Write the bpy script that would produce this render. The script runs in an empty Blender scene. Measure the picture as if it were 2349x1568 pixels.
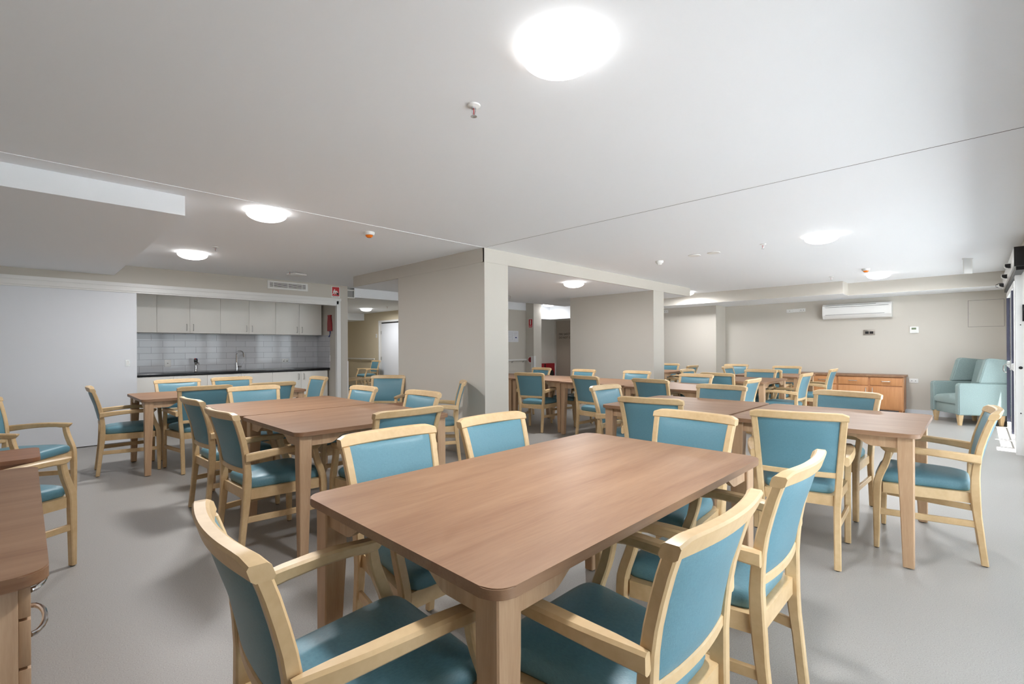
import bpy, bmesh, math, random
from mathutils import Matrix, Vector
random.seed(7)
SC = bpy.context.scene
COL = SC.collection
# ------------------------------------------------------------------ camera
cam = bpy.data.cameras.new('camera'); camo = bpy.data.objects.new('camera', cam); COL.objects.link(camo)
cam.sensor_width = 36; cam.lens = 1093 / 2349 * 36; cam.shift_y = 13 / 2349; cam.clip_start = 0.05
camo.matrix_world = Matrix.Translation((0, 0, 1.26)) @ Matrix.Rotation(0.774, 4, 'Z') @ Matrix.Rotation(math.pi / 2, 4, 'X') @ Matrix.Rotation(-0.0052, 4, 'Z')
SC.camera = camo
# ------------------------------------------------------------------ light and exposure
SKY = 1.9; LAMP = 3.0; LAMP_W = 16.0; EXPO = 1.10
w = bpy.data.worlds.new('world'); SC.world = w; w.use_nodes = True
bg = w.node_tree.nodes['Background']; bg.inputs[0].default_value = (0.87, 0.94, 1.0, 1); bg.inputs[1].default_value = SKY
sun = bpy.data.lights.new('sun', 'SUN'); sun.energy = 27; sun.angle = 0.01; sun.color = (1, .98, .96)
suno = bpy.data.objects.new('sun', sun); COL.objects.link(suno)
d = Vector((-math.cos(math.radians(81)), 0.03, -math.sin(math.radians(81)))); suno.rotation_euler = d.to_track_quat('-Z', 'Y').to_euler()
for (y0, y1) in ((.7, 7.9), (8.1, 10.5)):          # sky portals in the window openings
    L = bpy.data.lights.new('window_portal', 'AREA'); L.shape = 'RECTANGLE'; L.size = 2.05; L.size_y = y1 - y0
    L.cycles.is_portal = True
    lo = bpy.data.objects.new('window_portal', L); COL.objects.link(lo)
    lo.location = (0.62, (y0 + y1) / 2, 1.05)
    lo.rotation_euler = (0, math.radians(90), 0)
SC.view_settings.view_transform = 'Standard'; SC.view_settings.look = 'None'
SC.view_settings.exposure = EXPO; SC.view_settings.gamma = 1; SC.view_settings.use_curve_mapping = False
SC.cycles.use_denoising = True
SC.cycles.max_bounces = 12; SC.cycles.diffuse_bounces = 8; SC.cycles.sample_clamp_indirect = 8

# ------------------------------------------------------------------ materials
def lin(c):
    return tuple(((x / 255) / 12.92 if x / 255 < .04045 else ((x / 255 + .055) / 1.055) ** 2.4) for x in c) + (1,)
def mat(name, rgb, rough=.5, metal=0, spec=.5, emit=0, bump=None, var=None, coat=0):
    m = bpy.data.materials.new(name); m.use_nodes = True; nt = m.node_tree; p = nt.nodes['Principled BSDF']
    p.inputs['Base Color'].default_value = lin(rgb); p.inputs['Roughness'].default_value = rough
    p.inputs['Metallic'].default_value = metal; p.inputs['Specular IOR Level'].default_value = spec
    p.inputs['Coat Weight'].default_value = coat
    if emit:
        p.inputs['Emission Color'].default_value = lin(rgb); p.inputs['Emission Strength'].default_value = emit
    tc = nt.nodes.new('ShaderNodeTexCoord')
    if var:                                   # (scale, amount): soft mottling of the colour
        n = nt.nodes.new('ShaderNodeTexNoise'); n.inputs['Scale'].default_value = var[0]; n.inputs['Detail'].default_value = 4
        nt.links.new(tc.outputs['Object'], n.inputs['Vector'])
        mx = nt.nodes.new('ShaderNodeMix'); mx.data_type = 'RGBA'
        a = lin(rgb); k = var[1]
        mx.inputs[6].default_value = tuple(v * (1 - k) for v in a[:3]) + (1,); mx.inputs[7].default_value = tuple(min(1, v * (1 + k)) for v in a[:3]) + (1,)
        nt.links.new(n.outputs['Fac'], mx.inputs[0]); nt.links.new(mx.outputs[2], p.inputs['Base Color'])
    if bump:                                  # (scale, strength)
        n = nt.nodes.new('ShaderNodeTexNoise'); n.inputs['Scale'].default_value = bump[0]; n.inputs['Detail'].default_value = 3
        nt.links.new(tc.outputs['Object'], n.inputs['Vector'])
        b = nt.nodes.new('ShaderNodeBump'); b.inputs['Strength'].default_value = bump[1]; b.inputs['Distance'].default_value = .002
        nt.links.new(n.outputs['Fac'], b.inputs['Height']); nt.links.new(b.outputs[0], p.inputs['Normal'])
    return m
def wood(name, c1, c2, rough, stretch=(14, 1.1, 14), fig=.55, c3=None):
    m = bpy.data.materials.new(name); m.use_nodes = True; nt = m.node_tree; p = nt.nodes['Principled BSDF']
    tc = nt.nodes.new('ShaderNodeTexCoord'); mp = nt.nodes.new('ShaderNodeMapping'); mp.inputs['Scale'].default_value = stretch
    nt.links.new(tc.outputs['Object'], mp.inputs['Vector'])
    n = nt.nodes.new('ShaderNodeTexNoise'); n.inputs['Scale'].default_value = 1.3; n.inputs['Detail'].default_value = 5
    n.inputs['Roughness'].default_value = .55; n.inputs['Distortion'].default_value = .8
    nt.links.new(mp.outputs[0], n.inputs['Vector'])
    mp2 = nt.nodes.new('ShaderNodeMapping'); mp2.inputs['Scale'].default_value = tuple(s * 7 for s in stretch)
    nt.links.new(tc.outputs['Object'], mp2.inputs['Vector'])
    n2 = nt.nodes.new('ShaderNodeTexNoise'); n2.inputs['Scale'].default_value = 2; n2.inputs['Detail'].default_value = 3
    nt.links.new(mp2.outputs[0], n2.inputs['Vector'])
    ad = nt.nodes.new('ShaderNodeMath'); ad.operation = 'MULTIPLY_ADD'; ad.inputs[1].default_value = .35; ad.inputs[2].default_value = -.17
    nt.links.new(n2.outputs['Fac'], ad.inputs[0])
    ad2 = nt.nodes.new('ShaderNodeMath'); ad2.operation = 'ADD'
    nt.links.new(ad.outputs[0], ad2.inputs[0]); nt.links.new(n.outputs['Fac'], ad2.inputs[1])
    r = nt.nodes.new('ShaderNodeValToRGB'); r.color_ramp.elements[0].position = .5 - fig / 2; r.color_ramp.elements[1].position = .5 + fig / 2
    r.color_ramp.elements[0].color = lin(c1); r.color_ramp.elements[1].color = lin(c2)
    nt.links.new(ad2.outputs[0], r.inputs[0]); nt.links.new(r.outputs[0], p.inputs['Base Color'])
    p.inputs['Roughness'].default_value = rough
    return m
def woven(name, c1, c2, rough, scale, strength, spec=.5):
    m = bpy.data.materials.new(name); m.use_nodes = True; nt = m.node_tree; p = nt.nodes['Principled BSDF']
    tc = nt.nodes.new('ShaderNodeTexCoord'); outs = []
    for s in ((scale * 4, scale * .35, scale * .35), (scale * .35, scale * .35, scale * 4)):
        mp = nt.nodes.new('ShaderNodeMapping'); mp.inputs['Scale'].default_value = s
        nt.links.new(tc.outputs['Object'], mp.inputs['Vector'])
        n = nt.nodes.new('ShaderNodeTexNoise'); n.inputs['Scale'].default_value = 1; n.inputs['Detail'].default_value = 2
        nt.links.new(mp.outputs[0], n.inputs['Vector']); outs.append(n)
    ad = nt.nodes.new('ShaderNodeMath'); ad.operation = 'ADD'
    nt.links.new(outs[0].outputs['Fac'], ad.inputs[0]); nt.links.new(outs[1].outputs['Fac'], ad.inputs[1])
    r = nt.nodes.new('ShaderNodeValToRGB'); r.color_ramp.elements[0].position = .25; r.color_ramp.elements[1].position = .75
    hv = nt.nodes.new('ShaderNodeMath'); hv.operation = 'MULTIPLY'; hv.inputs[1].default_value = .5
    nt.links.new(ad.outputs[0], hv.inputs[0]); nt.links.new(hv.outputs[0], r.inputs[0])
    r.color_ramp.elements[0].color = lin(c1); r.color_ramp.elements[1].color = lin(c2)
    nt.links.new(r.outputs[0], p.inputs['Base Color'])
    b = nt.nodes.new('ShaderNodeBump'); b.inputs['Strength'].default_value = strength; b.inputs['Distance'].default_value = .001
    nt.links.new(ad.outputs[0], b.inputs['Height']); nt.links.new(b.outputs[0], p.inputs['Normal'])
    p.inputs['Roughness'].default_value = rough; p.inputs['Specular IOR Level'].default_value = spec
    return m
M = {}
M['wall'] = mat('wall_paint_beige', (202, 197, 188), .6, bump=(120, .06))
M['wall_cream'] = mat('wall_paint_cream', (214, 202, 176), .5)
M['ceil'] = mat('ceiling_paint_white', (243, 246, 250), .75, bump=(90, .04))
M['white'] = mat('gloss_paint_white', (228, 228, 226), .35)
M['panel'] = mat('sliding_panel_grey', (222, 225, 230), .4)
M['plastic'] = mat('plastic_white', (232, 232, 230), .35)
M['cab'] = mat('cabinet_laminate_pale', (244, 242, 236), .42)
M['bench'] = mat('benchtop_black', (26, 26, 30), .18)
M['cw'] = wood('beech_chair_wood', (190, 158, 114), (216, 188, 146), .38, (3, 3, 3), .5)
M['tw'] = wood('beech_table_laminate', (128, 92, 66), (150, 116, 88), .46, (9, .8, 9), .42)
M['tl'] = wood('beech_table_leg', (172, 138, 106), (196, 164, 132), .4, (20, 20, 1.5), .5)
M['sw'] = wood('beech_sideboard', (180, 122, 76), (200, 144, 96), .4, (22, 22, 1.6), .5)
M['tab'] = wood('side_table_brown_wood', (128, 84, 58), (156, 108, 78), .4, (9, 1, 9), .5)
M['vinyl'] = woven('teal_woven_vinyl', (82, 124, 138), (102, 146, 160), .38, 260, .35)
M['aqua'] = woven('aqua_wool_fabric', (126, 144, 142), (154, 170, 168), .85, 300, .5, .2)
M['chrome'] = mat('chrome', (225, 226, 230), .12, 1)
M['steel'] = mat('brushed_steel', (190, 190, 188), .32, 1)
M['black'] = mat('black_plastic', (24, 24, 26), .4)
M['glide'] = mat('foot_glide_dark', (60, 52, 44), .6)
M['red'] = mat('sign_red', (190, 24, 36), .45)
M['darkred'] = mat('cabinet_red', (150, 20, 30), .45)
M['blue'] = mat('blue_cord', (28, 50, 120), .5)
M['navy'] = mat('gasket_reflection_navy', (36, 36, 54), .5)
M['grey'] = mat('grey_plastic', (150, 148, 146), .5)
M['lcd'] = mat('lcd_green', (116, 130, 104), .3)
M['bronze'] = mat('bronze_bezel', (150, 142, 134), .4, .3)
M['amber'] = mat('amber_lens', (236, 122, 16), .25)
M['lamp'] = mat('lamp_diffuser', (255, 253, 250), .3, emit=LAMP)
M['fdoor'] = mat('fire_door_taupe', (176, 164, 150), .45)
M['groove'] = mat('grille_shadow_grey', (92, 92, 92), .8)
M['concrete'] = mat('balcony_concrete', (170, 171, 173), .8, var=(3, .08))
M['paper'] = mat('notice_paper', (226, 228, 234), .6)
def floor_mat():
    m = bpy.data.materials.new('speckled_vinyl_floor'); m.use_nodes = True; nt = m.node_tree; p = nt.nodes['Principled BSDF']
    tc = nt.nodes.new('ShaderNodeTexCoord')
    v = nt.nodes.new('ShaderNodeTexVoronoi'); v.inputs['Scale'].default_value = 85; v.inputs['Randomness'].default_value = 1
    nt.links.new(tc.outputs['Object'], v.inputs['Vector'])
    r = nt.nodes.new('ShaderNodeValToRGB'); r.color_ramp.interpolation = 'LINEAR'
    e = r.color_ramp.elements; e[0].position = .0; e[0].color = lin((88, 86, 84)); e[1].position = .17; e[1].color = lin((158, 155, 151))
    nt.links.new(v.outputs['Distance'], r.inputs[0])
    sel = nt.nodes.new('ShaderNodeSeparateColor'); nt.links.new(v.outputs['Color'], sel.inputs[0])
    gt = nt.nodes.new('ShaderNodeMath'); gt.operation = 'GREATER_THAN'; gt.inputs[1].default_value = .78; nt.links.new(sel.outputs[0], gt.inputs[0])
    n = nt.nodes.new('ShaderNodeTexNoise'); n.inputs['Scale'].default_value = 220; n.inputs['Detail'].default_value = 3
    nt.links.new(tc.outputs['Object'], n.inputs['Vector'])
    r2 = nt.nodes.new('ShaderNodeValToRGB'); r2.color_ramp.elements[0].position = .35; r2.color_ramp.elements[1].position = .65
    r2.color_ramp.elements[0].color = lin((146, 143, 139)); r2.color_ramp.elements[1].color = lin((168, 165, 161))
    nt.links.new(n.outputs['Fac'], r2.inputs[0])
    mx = nt.nodes.new('ShaderNodeMix'); mx.data_type = 'RGBA'; mx.blend_type = 'MIX'
    nt.links.new(gt.outputs[0], mx.inputs[0]); nt.links.new(r2.outputs[0], mx.inputs[6]); nt.links.new(r.outputs[0], mx.inputs[7])
    nt.links.new(mx.outputs[2], p.inputs['Base Color'])
    p.inputs['Roughness'].default_value = .42; p.inputs['Specular IOR Level'].default_value = .4
    return m
M['floor'] = floor_mat()
def tile_mat():
    m = bpy.data.materials.new('glossy_wall_tiles'); m.use_nodes = True; nt = m.node_tree; p = nt.nodes['Principled BSDF']
    tc = nt.nodes.new('ShaderNodeTexCoord'); sp = nt.nodes.new('ShaderNodeSeparateXYZ'); cb = nt.nodes.new('ShaderNodeCombineXYZ')
    nt.links.new(tc.outputs['Object'], sp.inputs[0])
    s = nt.nodes.new('ShaderNodeMath'); s.operation = 'ADD'; nt.links.new(sp.outputs[0], s.inputs[0]); nt.links.new(sp.outputs[1], s.inputs[1])
    nt.links.new(s.outputs[0], cb.inputs[0]); nt.links.new(sp.outputs[2], cb.inputs[1])
    b = nt.nodes.new('ShaderNodeTexBrick'); nt.links.new(cb.outputs[0], b.inputs['Vector'])
    b.inputs['Scale'].default_value = 1; b.inputs['Brick Width'].default_value = .3; b.inputs['Row Height'].default_value = .1
    b.inputs['Mortar Size'].default_value = .0022; b.inputs['Mortar Smooth'].default_value = .1; b.offset = .5
    b.inputs['Color1'].default_value = lin((200, 202, 206)); b.inputs['Color2'].default_value = lin((207, 208, 212)); b.inputs['Mortar'].default_value = lin((150, 150, 156))
    nt.links.new(b.outputs['Color'], p.inputs['Base Color'])
    bp = nt.nodes.new('ShaderNodeBump'); bp.invert = True; bp.inputs['Strength'].default_value = .5; bp.inputs['Distance'].default_value = .003
    nt.links.new(b.outputs['Fac'], bp.inputs['Height']); nt.links.new(bp.outputs[0], p.inputs['Normal'])
    p.inputs['Roughness'].default_value = .07
    return m
M['tile'] = tile_mat()
def glass_mat():
    m = bpy.data.materials.new('window_glass'); m.use_nodes = True; nt = m.node_tree; nt.nodes.clear()
    o = nt.nodes.new('ShaderNodeOutputMaterial'); mx = nt.nodes.new('ShaderNodeMixShader')
    t = nt.nodes.new('ShaderNodeBsdfTransparent'); t.inputs[0].default_value = (.95, .97, .97, 1)
    g = nt.nodes.new('ShaderNodeBsdfGlossy'); g.inputs['Roughness'].default_value = .02
    lw = nt.nodes.new('ShaderNodeLayerWeight'); lw.inputs[0].default_value = .5      # facing term, the same on both sides of the pane
    pw = nt.nodes.new('ShaderNodeMath'); pw.operation = 'POWER'; pw.inputs[1].default_value = 5; nt.links.new(lw.outputs['Facing'], pw.inputs[0])
    f = nt.nodes.new('ShaderNodeMath'); f.operation = 'MULTIPLY_ADD'; f.inputs[1].default_value = .6; f.inputs[2].default_value = .03; nt.links.new(pw.outputs[0], f.inputs[0])
    nt.links.new(f.outputs[0], mx.inputs[0]); nt.links.new(t.outputs[0], mx.inputs[1]); nt.links.new(g.outputs[0], mx.inputs[2]); nt.links.new(mx.outputs[0], o.inputs[0])
    return m
M['glass'] = glass_mat()

# ------------------------------------------------------------------ mesh helpers
def box(bm, x0, x1, y0, y1, z0, z1, bev=0, mi=0):
    vs = [bm.verts.new((x, y, z)) for x in (x0, x1) for y in (y0, y1) for z in (z0, z1)]
    fs = [bm.faces.new([vs[i] for i in f]) for f in ((0, 1, 3, 2), (4, 6, 7, 5), (0, 4, 5, 1), (2, 3, 7, 6), (0, 2, 6, 4), (1, 5, 7, 3))]
    for f in fs: f.material_index = mi
    if bev:
        es = list({e for f in fs for e in f.edges})
        bmesh.ops.bevel(bm, geom=es, offset=bev, segments=2, profile=.5, affect='EDGES')
def loft(bm, rings, cap=True):
    """rings: lists of points with equal counts; joined into a closed skin."""
    vr = [[bm.verts.new(p) for p in r] for r in rings]
    n = len(vr[0])
    for a, b in zip(vr, vr[1:]):
        for i in range(n):
            bm.faces.new((a[i], a[(i + 1) % n], b[(i + 1) % n], b[i]))
    if cap:
        bm.faces.new(list(reversed(vr[0]))); bm.faces.new(vr[-1])
def crect(a0, a1, b0, b1, c):
    """rectangle with clipped corners in 2-D."""
    return [(a0 + c, b0), (a1 - c, b0), (a1, b0 + c), (a1, b1 - c), (a1 - c, b1), (a0 + c, b1), (a0, b1 - c), (a0, b0 + c)]
def loft_z(bm, st, c=.004):      # stations (z, x0, x1, y0, y1)
    loft(bm, [[(p[0], p[1], z) for p in crect(x0, x1, y0, y1, c)] for z, x0, x1, y0, y1 in st])
def loft_y(bm, st, c=.006):      # stations (y, x0, x1, z0, z1)
    loft(bm, [[(p[0], y, p[1]) for p in crect(x0, x1, z0, z1, min(c, (z1 - z0) * .4))] for y, x0, x1, z0, z1 in st])
def prism(bm, pts, axis, a, b):
    """2-D outline extruded between a and b along an axis."""
    def P(u, v, t): return (t, u, v) if axis == 'X' else (u, t, v) if axis == 'Y' else (u, v, t)
    loft(bm, [[P(u, v, a) for u, v in pts], [P(u, v, b) for u, v in pts]])
def rrect(x0, x1, y0, y1, r, n=5):
    pts = []
    for cx, cy, a in ((x1 - r, y1 - r, 0), (x0 + r, y1 - r, 90), (x0 + r, y0 + r, 180), (x1 - r, y0 + r, 270)):
        for k in range(n + 1):
            t = math.radians(a + 90 * k / n); pts.append((cx + r * math.cos(t), cy + r * math.sin(t)))
    return pts
def lathe(bm, prof, cx=0, cy=0, n=32):
    rings = []
    for r, z in prof:
        rings.append([(cx + r * math.cos(2 * math.pi * k / n), cy + r * math.sin(2 * math.pi * k / n), z) for k in range(n)])
    loft(bm, rings)
def tube(bm, pts, r, n=10):
    pts = [Vector(p) for p in pts]; rings = []
    up = Vector((0, 0, 1))
    for i, p in enumerate(pts):
        t = (pts[min(i + 1, len(pts) - 1)] - pts[max(i - 1, 0)]).normalized()
        a = t.cross(up) if abs(t.dot(up)) < .95 else t.cross(Vector((0, 1, 0)))
        a.normalize(); b = t.cross(a).normalized()
        rings.append([tuple(p + a * (r * math.cos(2 * math.pi * k / n)) + b * (r * math.sin(2 * math.pi * k / n))) for k in range(n)])
    loft(bm, rings)
def obj(name, bm, m, parent=None, loc=None, smooth=True, label=None, angle=.55):
    bmesh.ops.remove_doubles(bm, verts=bm.verts, dist=1e-5)
    bmesh.ops.recalc_face_normals(bm, faces=bm.faces)
    me = bpy.data.meshes.new(name); bm.to_mesh(me); bm.free()
    for mm in (m if isinstance(m, (list, tuple)) else [m]): me.materials.append(mm)
    if smooth:
        for p in me.polygons: p.use_smooth = True
        me.set_sharp_from_angle(angle=angle)
    o = bpy.data.objects.new(name, me); COL.objects.link(o)
    if parent: o.parent = parent
    if loc: o.location = loc
    if label: o['label'] = label
    return o
def B(): return bmesh.new()
def thing(name, label, cat, loc=(0, 0, 0), rz=0, group=None):
    o = bpy.data.objects.new(name, None); COL.objects.link(o); o.empty_display_size = .1
    o.location = loc; o.rotation_euler = (0, 0, rz); tag(o, label, cat, group); return o
def tag(o, label, cat, group=None):
    o['label'] = label; o['category'] = cat
    if group: o['group'] = group
    return o
def struct(name, bm, m, parent=None, smooth=False):
    o = obj(name, bm, m, parent, smooth=smooth)
    if not parent: o['kind'] = 'structure'
    return o
def sbox(name, m, *boxes, parent=None, bev=0):
    bm = B()
    for b in boxes: box(bm, *b, bev=bev)
    return struct(name, bm, m, parent, smooth=bev > 0)
def pbox(name, m, parent, *boxes, bev=0, label=None):
    bm = B()
    for b in boxes: box(bm, *b, bev=bev)
    return obj(name, bm, m, parent, smooth=bev > 0, label=label)
def dup(root, loc, rz, label, group=None):
    r = root.copy(); COL.objects.link(r); r.location = loc; r.rotation_euler = (0, 0, rz); r['label'] = label
    if group: r['group'] = group
    for ch in root.children:
        c = ch.copy(); COL.objects.link(c); c.parent = r
        for g in ch.children:
            e = g.copy(); COL.objects.link(e); e.parent = c
    return r
def text_mesh(body, size, m, name, parent, loc, rot, ext=.0006, align='LEFT'):
    cu = bpy.data.curves.new('lettering', 'FONT'); cu.body = body; cu.size = size; cu.extrude = ext; cu.align_x = align
    to = bpy.data.objects.new('lettering', cu); COL.objects.link(to)
    me = bpy.data.meshes.new_from_object(to.evaluated_get(bpy.context.evaluated_depsgraph_get()))
    bpy.data.objects.remove(to)
    me.materials.clear(); me.materials.append(m)
    o = bpy.data.objects.new(name, me); COL.objects.link(o); o.parent = parent; o.location = loc; o.rotation_euler = rot
    return o
R = math.radians
CZ = 2.4; XG = .36; XL = -8.25; YF = 11.3

# ------------------------------------------------------------------ room shell
sbox('floor', M['floor'], (-16.2, XG + .16, -2.2, 11.9, -.12, 0))
sbox('floor_balcony', M['concrete'], (XG + .16, 14, -8, 18, -.16, -.03))
sbox('ceiling_added_sunshade', M['ceil'], (XG + .165, 2.9, -4, 7.98, 2.5, 2.7), (.82, 2.9, 7.98, 16, 2.5, 2.7))  # unseen roof slabs added outside to keep sun off the nearby ground
sbox('ceiling', M['ceil'], (-16.2, XG + .16, -2.2, 11.9, CZ, CZ + .15))
sbox('ceiling_soffit_left', M['ceil'], (XL, -4.22, -2.0, .84, 2.255, CZ))
sbox('ceiling_bay', M['ceil'], (-7.08, -4.02, 3.67, 9.06, 2.24, CZ))
# painted faces of the beam that frames the bay (front face and side face)
sbox('wall_beam', M['wall'], (-7.09, -4.01, 3.655, 3.68, 2.2385, CZ), (-4.03, -4.005, 3.655, 9.075, 2.2385, CZ))
sbox('trim_1', M['ceil'], (-4.014, -4.006, -2, 3.66, CZ - .003, CZ + .01))
sbox('trim_2', M['groove'], (-4.0, XG, 3.657, 3.661, CZ - .0012, CZ + .01))
# left wall with the kitchen opening
sbox('wall_left', M['wall'], (XL - .14, XL, -2.0, 4.14, 2.06, CZ), (XL - .14, XL, 3.99, 4.14, 0, 2.06), (XL - .14, XL, -2, -1.7, 0, 2.06))
sbox('wall_kitchen_back', M['wall'], (-9.45, -9.3, -.6, 4.14, 0, CZ))
sbox('wall_kitchen_right', M['wall'], (-9.3, XL - .14, 4.03, 4.14, 0, CZ))
sbox('wall_kitchen_left', M['wall'], (-9.45, XL - .14, -.7, -.6, 0, CZ))
sbox('trim_3', M['white'], (XL, XL + .035, -2, 4.0, 2.115, 2.16), (XL, XL + .02, -2, 3.96, 2.055, 2.115), (XL, XL + .02, 3.925, 3.995, 0, 2.115),
     (XL - .12, XL, 3.96, 3.99, 0, 2.06), (XL - .13, XL, -1.7, 3.96, 2.035, 2.06))
sbox('wall_back', M['wall'], (-8.6, XG + .14, -2.12, -2.0, 0, CZ))
# hall beyond
sbox('wall_hall', M['wall_cream'], (-16, XL - .2, 7.85, 8.0, 0, CZ), (-16.1, -16, 4.0, 8.0, 0, CZ), (-16, -9.45, 4.03, 4.14, 0, CZ))
sbox('ceiling_hall_bulkhead', M['ceil'], (-8.62, -8.42, 4.36, 7.85, 2.225, CZ), (-16, -14.5, 4.14, 7.85, 2.18, CZ))
sbox('trim_4', M['white'], (XL - .13, XL + .003, 4.128, 4.148, 0, 1.03))
# bay walls
sbox('wall_column', M['wall'], (-5.8, -4.01, 3.66, 4.04, 0, 2.24))
sbox('wall_bay_back', M['wall'], (-5.81, -4.01, 7.61, 7.99, 0, 2.24))
# beyond the bay
sbox('wall_corridor', M['wall'], (-8.45, -8.3, 7.85, 9.3, 0, CZ))
sbox('wall_corridor_pier', M['wall'], (-8.3, -8.03, 9.0, 9.3, 0, CZ))
sbox('wall_recess_left', M['wall'], (-9.2, -9.06, 9.3, 11.3, 0, CZ))
sbox('wall_recess_front', M['wall'], (-9.2, -8.3, 9.28, 9.32, 0, CZ))
sbox('wall_recess_back', M['wall'], (-9.06, -6.0, 11.12, 11.3, 0, CZ))
sbox('ceiling_corridor_bulkhead', M['ceil'], (-8.46, -8.29, 7.85, 9.0, 2.21, CZ - .001), (-8.46, -8.29, 9.3, 10.2, 2.02, CZ - .001), (-8.29, -5.6, 9.96, 10.2, 2.02, CZ - .001))
# far wall
sbox('wall_far_left', M['wall'], (-6.0, -4.16, 10.75, YF + .15, 0, CZ))
sbox('wall_far', M['wall'], (-4.16, XG + .16, YF, YF + .15, 0, CZ))
sbox('ceiling_far_bulkhead', M['wall'], (-6.0, -1.69, 10.05, YF, 2.18, CZ), (-1.69, XG, 10.5, YF, 2.18, CZ))
bm = B(); box(bm, -6.0, -1.695, 10.055, YF, 2.177, 2.183); box(bm, -1.695, XG, 10.505, YF, 2.177, 2.183); struct('ceiling_far_soffit', bm, M['ceil'])
sbox('baseboard_far', M['panel'], (-4.16, XG, YF - .008, YF, 0, .1), (-4.16, -4.152, 10.75, YF, 0, .1), (-6.0, -4.16, 10.742, 10.75, 0, .1))
# right wall: header, jamb piers; glazing between
sbox('wall_right', M['wall'], (XG, XG + .14, -2.0, YF, 2.1, CZ), (XG, XG + .14, 10.5, YF, 0, 2.1), (XG, XG + .14, -2, .7, 0, 2.1))
n = 0
def glazed(name, y0, y1, x0, x1, mid=None, handle=None, top=2.09):
    p = bpy.data.objects.new(name, None); COL.objects.link(p); p['kind'] = 'structure'; p.location = (x0, y0, 0)
    L = y1 - y0; t = x1 - x0; fw = .055
    bm = B()
    for b in ((0, t, 0, fw, .01, top), (0, t, L - fw, L, .01, top), (0, t, fw, L - fw, .01, .1), (0, t, fw, L - fw, top - .07, top)): box(bm, *b)
    if mid: box(bm, 0, t, fw, L - fw, mid - .04, mid + .04)
    obj('frame', bm, M['white'], p, smooth=False)
    bm = B()
    for z0, z1 in (((.1, mid - .04), (mid + .04, top - .07)) if mid else ((.1, top - .07),)):
        for a in (fw, L - fw - .012): box(bm, -.002, t + .002, a, a + .012, z0, z1)
    if mid:
        for z0, z1 in ((.06, mid - .06), (mid + .06, top - .08)): box(bm, .015, .024, -.004, 0, z0, z1)  # dark strips added on stile ends, imitating dark reflection in edge-on glass
    obj('gasket_and_reflection', bm, M['navy'], p, smooth=False)
    bm = B(); box(bm, t / 2 - .003, t / 2 + .003, fw, L - fw, .1, top - .07)
    obj('pane', bm, M['glass'], p, smooth=False)
    if handle is not None:
        bm = B(); box(bm, -.012, 0, handle - .03, handle + .03, .93, 1.06)
        tube(bm, [(-.01, handle, 1.0), (-.055, handle, 1.005), (-.07, handle, .985), (-.07, handle, .92), (-.055, handle, .9), (-.04, handle, .9)], .007)
        obj('door_handle', bm, M['steel'], p)
    return p
y = .72; k = 1
while y < 7.0:
    glazed('window_%d' % k, y, y + 1.19, XG + .03, XG + .09); y += 1.2; k += 1
glazed('door_2', 8.40, 9.06, .315, .352, mid=.98, top=2.04)
glazed('door_3', 9.10, 10.46, .315, .352, mid=.98, handle=.03, top=2.04)
# jamb with locks where the sliding doors close
jm = bpy.data.objects.new('door_4', None); COL.objects.link(jm); jm['kind'] = 'structure'; jm.location = (.31, 7.95, 0)
pbox('jamb', M['white'], jm, (0, .19, 0, .16, 0, 2.09))
bm = B(); box(bm, .055, .085, -.006, 0, 1.53, 1.72); lz = B()
obj('lock_plate', bm, M['black'], jm, smooth=False)
bm = B()
for z, r in ((1.49, .006), (1.0, .017), (.48, .007)): prism(bm, [(.04 + r * math.cos(a * .5236), z + r * math.sin(a * .5236)) for a in range(12)], 'Y', -.006, 0)
obj('lock_cylinder', bm, M['black'], jm, smooth=False); lz.free()
# door operator box with sensors
op = thing('door_operator', 'long white automatic door operator box above the sliding glass doors', 'door operator', (.275, 7.3, 2.09))
pbox('housing', M['white'], op, (0, .085, .02, 3.18, .02, .205), bev=.004)
pbox('end_cap', M['black'], op, (.002, .083, .0, .02, .0, .205), label='black end cap facing the room')
pbox('door_track', M['black'], op, (.02, .083, .1, 3.18, -.03, .018))
for i, yy in enumerate((.55, 1.5, 2.55)):
    zz = .08 - .02 * i; bm = B(); prism(bm, [(-.055, zz + .02), (0, zz + .02), (0, zz - .04), (-.02, zz - .04), (-.045, zz - .028), (-.055, zz - .01)], 'Y', yy - .004, yy + .08)
    sn = obj('motion_sensor', bm, M['plastic'], op)
    bm = B(); prism(bm, [(-.05, zz + .015), (-.004, zz + .015), (-.004, zz - .035), (-.02, zz - .035), (-.042, zz - .024), (-.05, zz - .008)], 'Y', yy - .008, yy - .004)
    obj('sensor_lens', bm, M['black'], sn)
    if i == 2:
        bm = B(); tube(bm, [(p, yy + q, zz + r) for p, q, r in ((-.01, 0, .02), (-.05, -.01, .02), (-.085, -.01, 0), (-.085, -.01, -.025), (-.06, -.01, -.035))], .004); obj('cable', bm, M['black'], sn, label='looped black cable')
# sliding wall panel that closes the kitchen
pn = bpy.data.objects.new('door_1', None); COL.objects.link(pn); pn['kind'] = 'structure'; pn.location = (XL - .06, -1.7, .012)
pbox('door_panel', M['panel'], pn, (0, .04, 0, 2.78, 0, 2.03))
pbox('flush_pull', M['steel'], pn, (.04, .044, 2.655, 2.705, 1.02, 1.11))
pbox('pull_insert', M['plastic'], pn, (.044, .047, 2.668, 2.692, 1.035, 1.095))

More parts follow.
